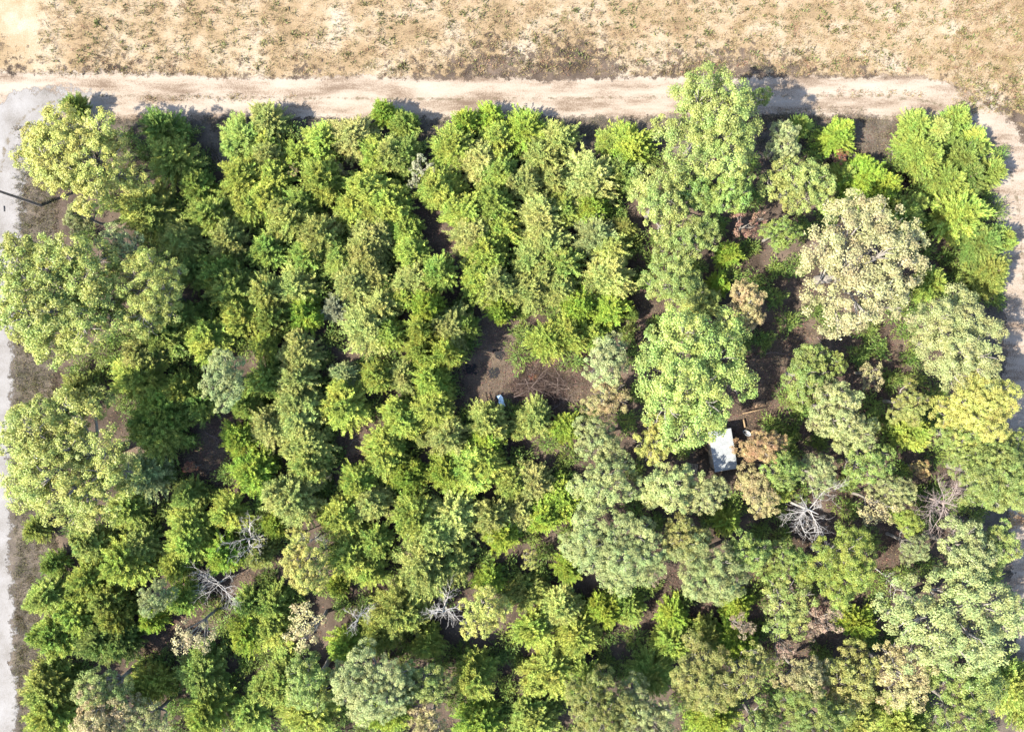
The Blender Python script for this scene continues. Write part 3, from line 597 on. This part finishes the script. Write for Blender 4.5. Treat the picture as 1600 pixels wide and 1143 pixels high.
# oval tub
n = 20; V = []; F = []
for (s, z) in ((0.75, 0), (1, 0.3), (1.05, 0.32), (0.96, 0.32), (0.7, 0.04)):
    for k in range(n): V.append((0.48 * s * math.cos(k * 6.2832 / n), 0.27 * s * math.sin(k * 6.2832 / n), z))
for j in range(4):
    for k in range(n): F.append((j * n + k, j * n + (k + 1) % n, (j + 1) * n + (k + 1) % n, (j + 1) * n + k))
for k in range(0, n // 2 - 1): F.append((4 * n + k, 4 * n + k + 1, 4 * n + n - 2 - k, 4 * n + n - 1 - k))
p = P(1166, 676); tub = link('wash_tub', mesh_np('wash_tub', V, F, M_metal, smooth=True), None, p, (0, 0, -0.5)); tag(tub, 'oval grey metal wash tub on the ground beside the shed', 'tub')
# pallet of slats
p = P(1081, 732); pal = link('pallet', None, None, (p.x, p.y, 0.0), (0, 0, -0.1)); tag(pal, 'weathered wooden pallet of slats left of the shed', 'pallet')
T = Tubes(); T.box((0, 0, 0), 0.10, 1.2, 0.02); sm = T.mesh('slat', M_board)
for i in range(7): link('slat', sm, pal, (-0.54 + i * 0.18, 0, 0.13))
T = Tubes(); T.box((0, 0, 0), 1.2, 0.09, 0.1); sm = T.mesh('stringer', M_board)
for i in (-1, 0, 1): link('stringer', sm, pal, (0, i * 0.52, 0.068))
# bucket
p = P(1148, 512); bk = link('bucket', None, None, p); tag(bk, 'white plastic bucket on the dirt below the tan tree', 'bucket')
M_white = plain('white_plastic', (0.4, 0.41, 0.42), 0.4, 0.06, 5)
V = []; F = []; n = 18
for (s, z) in ((0.13, 0), (0.165, 0.36), (0.172, 0.36), (0.172, 0.38), (0.155, 0.38), (0.12, 0.02)):
    for k in range(n): V.append((s * math.cos(k * 6.2832 / n), s * math.sin(k * 6.2832 / n), z))
for j in range(5):
    for k in range(n): F.append((j * n + k, j * n + (k + 1) % n, (j + 1) * n + (k + 1) % n, (j + 1) * n + k))
for k in range(0, n // 2 - 1): F.append((5 * n + k, 5 * n + k + 1, 5 * n + n - 2 - k, 5 * n + n - 1 - k))
link('body', mesh_np('bucket', V, F, M_white, smooth=True), bk)
T = Tubes(); T.tube([(0.17 * math.cos(q), 0.17 * math.sin(q) * 0.5 + 0.05, 0.37 + 0.03 * math.sin(q)) for q in np.linspace(0, math.pi, 9)], [0.006] * 9, 5); link('handle', T.mesh('handle', M_steel), bk)

# ------------------------------------------------------------------ clearing: brush pile, tarp, burnt spots
M_brush = plain('brush_wood', (0.042, 0.027, 0.022), 0.95, 0.45, 6)
M_brush2 = plain('grey_brush_wood', (0.105, 0.08, 0.07), 0.95, 0.35, 6)
p = P(842, 606); pile = link('brush_pile', None, None, p); tag(pile, 'tangled brown brush pile of cut branches in the middle clearing', 'brush pile')
sticks = []
for i in range(10):
    r = np.random.default_rng(300 + i); T = Tubes(); dead_limb(r, (-0.9, 0, 0), (1, 0, 0.0), 1.9, 0.024, T, 1 if i < 8 else 0)
    sticks.append(T.mesh('brush_branch', M_brush if i % 5 else M_brush2))
for i in range(290):
    a = rb.uniform(0, 6.28); q = math.sqrt(rb.random()); x, y = 3.2 * q * math.cos(a), 2.4 * q * math.sin(a)
    link('branch', sticks[rb.randrange(10)], pile, (x, y, 0.10 + (1 - q) * rb.uniform(0.1, 1.7)), (rb.uniform(-.3, .3), rb.uniform(-.35, .35), rb.gauss(0.4, 0.9)), (rb.uniform(.75, 1.5),) * 3)
o = link('dead_foliage', SMALL[2][0], pile, (-0.5, 1.1, -0.6), (0, 0, 1), (0.36, 0.42, 0.28)); o.color = (0.10, 0.042, 0.022, 1)
# fallen branches in the gaps
for (x, y, rz, sc, lab) in ((1212, 548, 0.3, 1.3, 'fallen bare branch on the red dirt lane below the tan tree'), (1290, 533, -0.5, 1.2, 'fallen bare branch on the dirt lane below the huge cream oak'), (1390, 245, 0.5, 1.5, 'fallen grey branch on the open verge left of the corner cedars'),
                            (555, 682, 1.0, 1.2, 'fallen branch in the small dirt gap among the lower cedars'), (335, 680, -0.4, 1.3, 'fallen branch in the dirt gap right of the olive oak'), (1388, 893, -0.3, 1.8, 'fallen pale branch between bright green oak and corner oak'), (755, 634, 0.2, 1.1, 'fallen branch left of the pale blue tarp')):
    T = Tubes(); dead_limb(np.random.default_rng(int(x)), (-0.9, 0, 0), (1, 0, 0.0), 1.9, 0.04, T, 2)
    f_ = link('fallen_branch', T.mesh('fallen_branch', M_dead if x > 1300 else M_brush2), None, tuple(P(x, y, 0.12)), (0, 0, rz), (sc, sc, sc * 0.35)); tag(f_, lab, 'branch', 'fallen branches')
# tarp
n = 14; r = np.random.default_rng(77); V = []
hgt = r.normal(0, 0.06, (n, n))
for _ in range(1): hgt = (hgt + np.roll(hgt, 1, 0) + np.roll(hgt, 1, 1)) / 1.8
for i in range(n):
    for j in range(n):
        x, y = (i / (n - 1) - .5), (j / (n - 1) - .5); V.append((x * 0.62 * (1 - 0.4 * abs(y)) + 0.05 * math.sin(9 * y), y * 1.35, 0.14 + hgt[i, j]))
F = [(i * n + j, i * n + j + 1, (i + 1) * n + j + 1, (i + 1) * n + j) for i in range(n - 1) for j in range(n - 1)]
tag(link('tarp', mesh_np('tarp', V, F, plain('pale_blue_plastic', (0.50, 0.62, 0.68), 0.35, 0.15, 4)), None, tuple(P(783, 626)), (0, 0, 0.35)), 'crumpled pale blue tarp on the dirt beside the brush pile', 'tarp')
M_ash = plain('black_ash', (0.006, 0.006, 0.007), 0.95, 0.5, 12, bump=0.8)
for (x, y, r_, lab) in ((780, 552, 9, 'black burnt ash spot nearest the upper cedars of the clearing'), (736, 577, 10, 'black burnt ash spot at the left side of the clearing'), (771, 583, 9, 'black burnt ash spot just left of the brush pile')):
    V = [(0, 0, 0.07)]; n = 22; F = []
    for s, z in ((0.5, 0.055), (1.0, 0.012)):
        for k in range(n):
            q = r_ / PPM * s * (1 + 0.35 * rb.uniform(-1, 1)); V.append((q * math.cos(k * 6.2832 / n), q * math.sin(k * 6.2832 / n), z * rb.uniform(.6, 1.3)))
    F = [(0, 1 + k, 1 + (k + 1) % n) for k in range(n)]
    for k in range(n):
        a, b = 1 + k, 1 + (k + 1) % n; F += [(a, a + n, b), (b, a + n, b + n)]
    tag(link('ash_heap', mesh_np('ash_heap', V, F, M_ash), None, P(x, y)), lab, 'ash heap', 'burnt spots in the clearing')

# ------------------------------------------------------------------ grass and leaf litter (uncountable)
def scatter(name, boxes, size, col, label, cat, flat=False, seed=1, wide=0.14):
    r = np.random.default_rng(seed); ps = []
    for (x0, y0, x1, y1, n) in boxes:
        cl = max(1, n // 14); cx = r.uniform(x0, x1, cl); cy = r.uniform(y0, y1, cl)       # clustered
        idx = r.integers(0, cl, n); x = cx[idx] + r.normal(0, 3.2 if not flat else 14, n); y = cy[idx] + r.normal(0, 2.2 if not flat else 10, n)
        ps.append(np.stack([(x - 800) / PPM, (571.5 - y) / PPM, np.full(n, 0.022)], 1))
    p = np.concatenate(ps); n = len(p)
    if flat:
        nn = unit(np.stack([r.normal(0, .35, n), r.normal(0, .35, n), np.ones(n)], 1)); d = unit(np.cross(nn, r.normal(0, 1, (n, 3)))); Lg = size * r.uniform(.6, 1.4, n); W = Lg * .6; p[:, 2] += r.uniform(0.005, .04, n)
    else:
        d = unit(np.stack([r.normal(0, .6, n), r.normal(0, .6, n), np.ones(n) * .8], 1)); nn = r.normal(0, 1, (n, 3)); Lg = size * r.uniform(.5, 1.5, n); W = Lg * wide
    V, F = blades(p, d, nn, Lg, W, r)
    o = link(name, mesh_np(name, V, F, M_grass, np.clip(r.normal(.45, .25, n), 0, 1))); o.color = (*col, 1)
    tag(o, label, cat, kind='stuff')
scatter('grass', [(160, 182, 1440, 240, 34000), (1380, 200, 1500, 260, 2500), (1150, 170, 1350, 190, 2500)], 0.22, (0.13, 0.105, 0.07), 'dry brownish grass tufts on the verge below the sandy road', 'grass', seed=1)
scatter('grass', [(24, 200, 90, 1143, 34000)], 0.26, (0.12, 0.105, 0.055), 'dry brownish grass tufts beside the pale gravel road', 'grass', seed=2)
scatter('grass', [(1490, -40, 1700, 178, 22000), (60, -20, 1500, 118, 50000), (230, 148, 460, 158, 700), (1280, 142, 1440, 150, 500)], 0.26, (0.20, 0.145, 0.075), 'straw-coloured dry grass in the open field above the road', 'grass', seed=3)
scatter('leaf_litter', [(640, 260, 800, 660, 12000), (800, 540, 920, 680, 9000), (970, 370, 1030, 560, 4000), (1150, 510, 1400, 680, 14000), (270, 640, 400, 780, 7000), (500, 630, 620, 720, 5000), (1200, 720, 1420, 1010, 12000), (1000, 890, 1200, 1010, 6000), (250, 900, 420, 1020, 5000), (1280, 200, 1450, 330, 5000)], 0.14, (0.095, 0.064, 0.047), 'fallen brown leaves covering the forest floor', 'leaf litter', True, seed=4)
scatter('weeds', [(60, -30, 1600, 112, 9000), (1500, 120, 1640, 170, 900)], 0.34, (0.13, 0.13, 0.05), 'greenish weeds among the straw grass above the road', 'weeds', seed=6, wide=0.25)
scatter('leaf_litter', [(100, 240, 1560, 1140, 30000)], 0.15, (0.13, 0.085, 0.055), 'scattered dry leaves on the shaded ground under the crowns', 'leaf litter', True, seed=8)
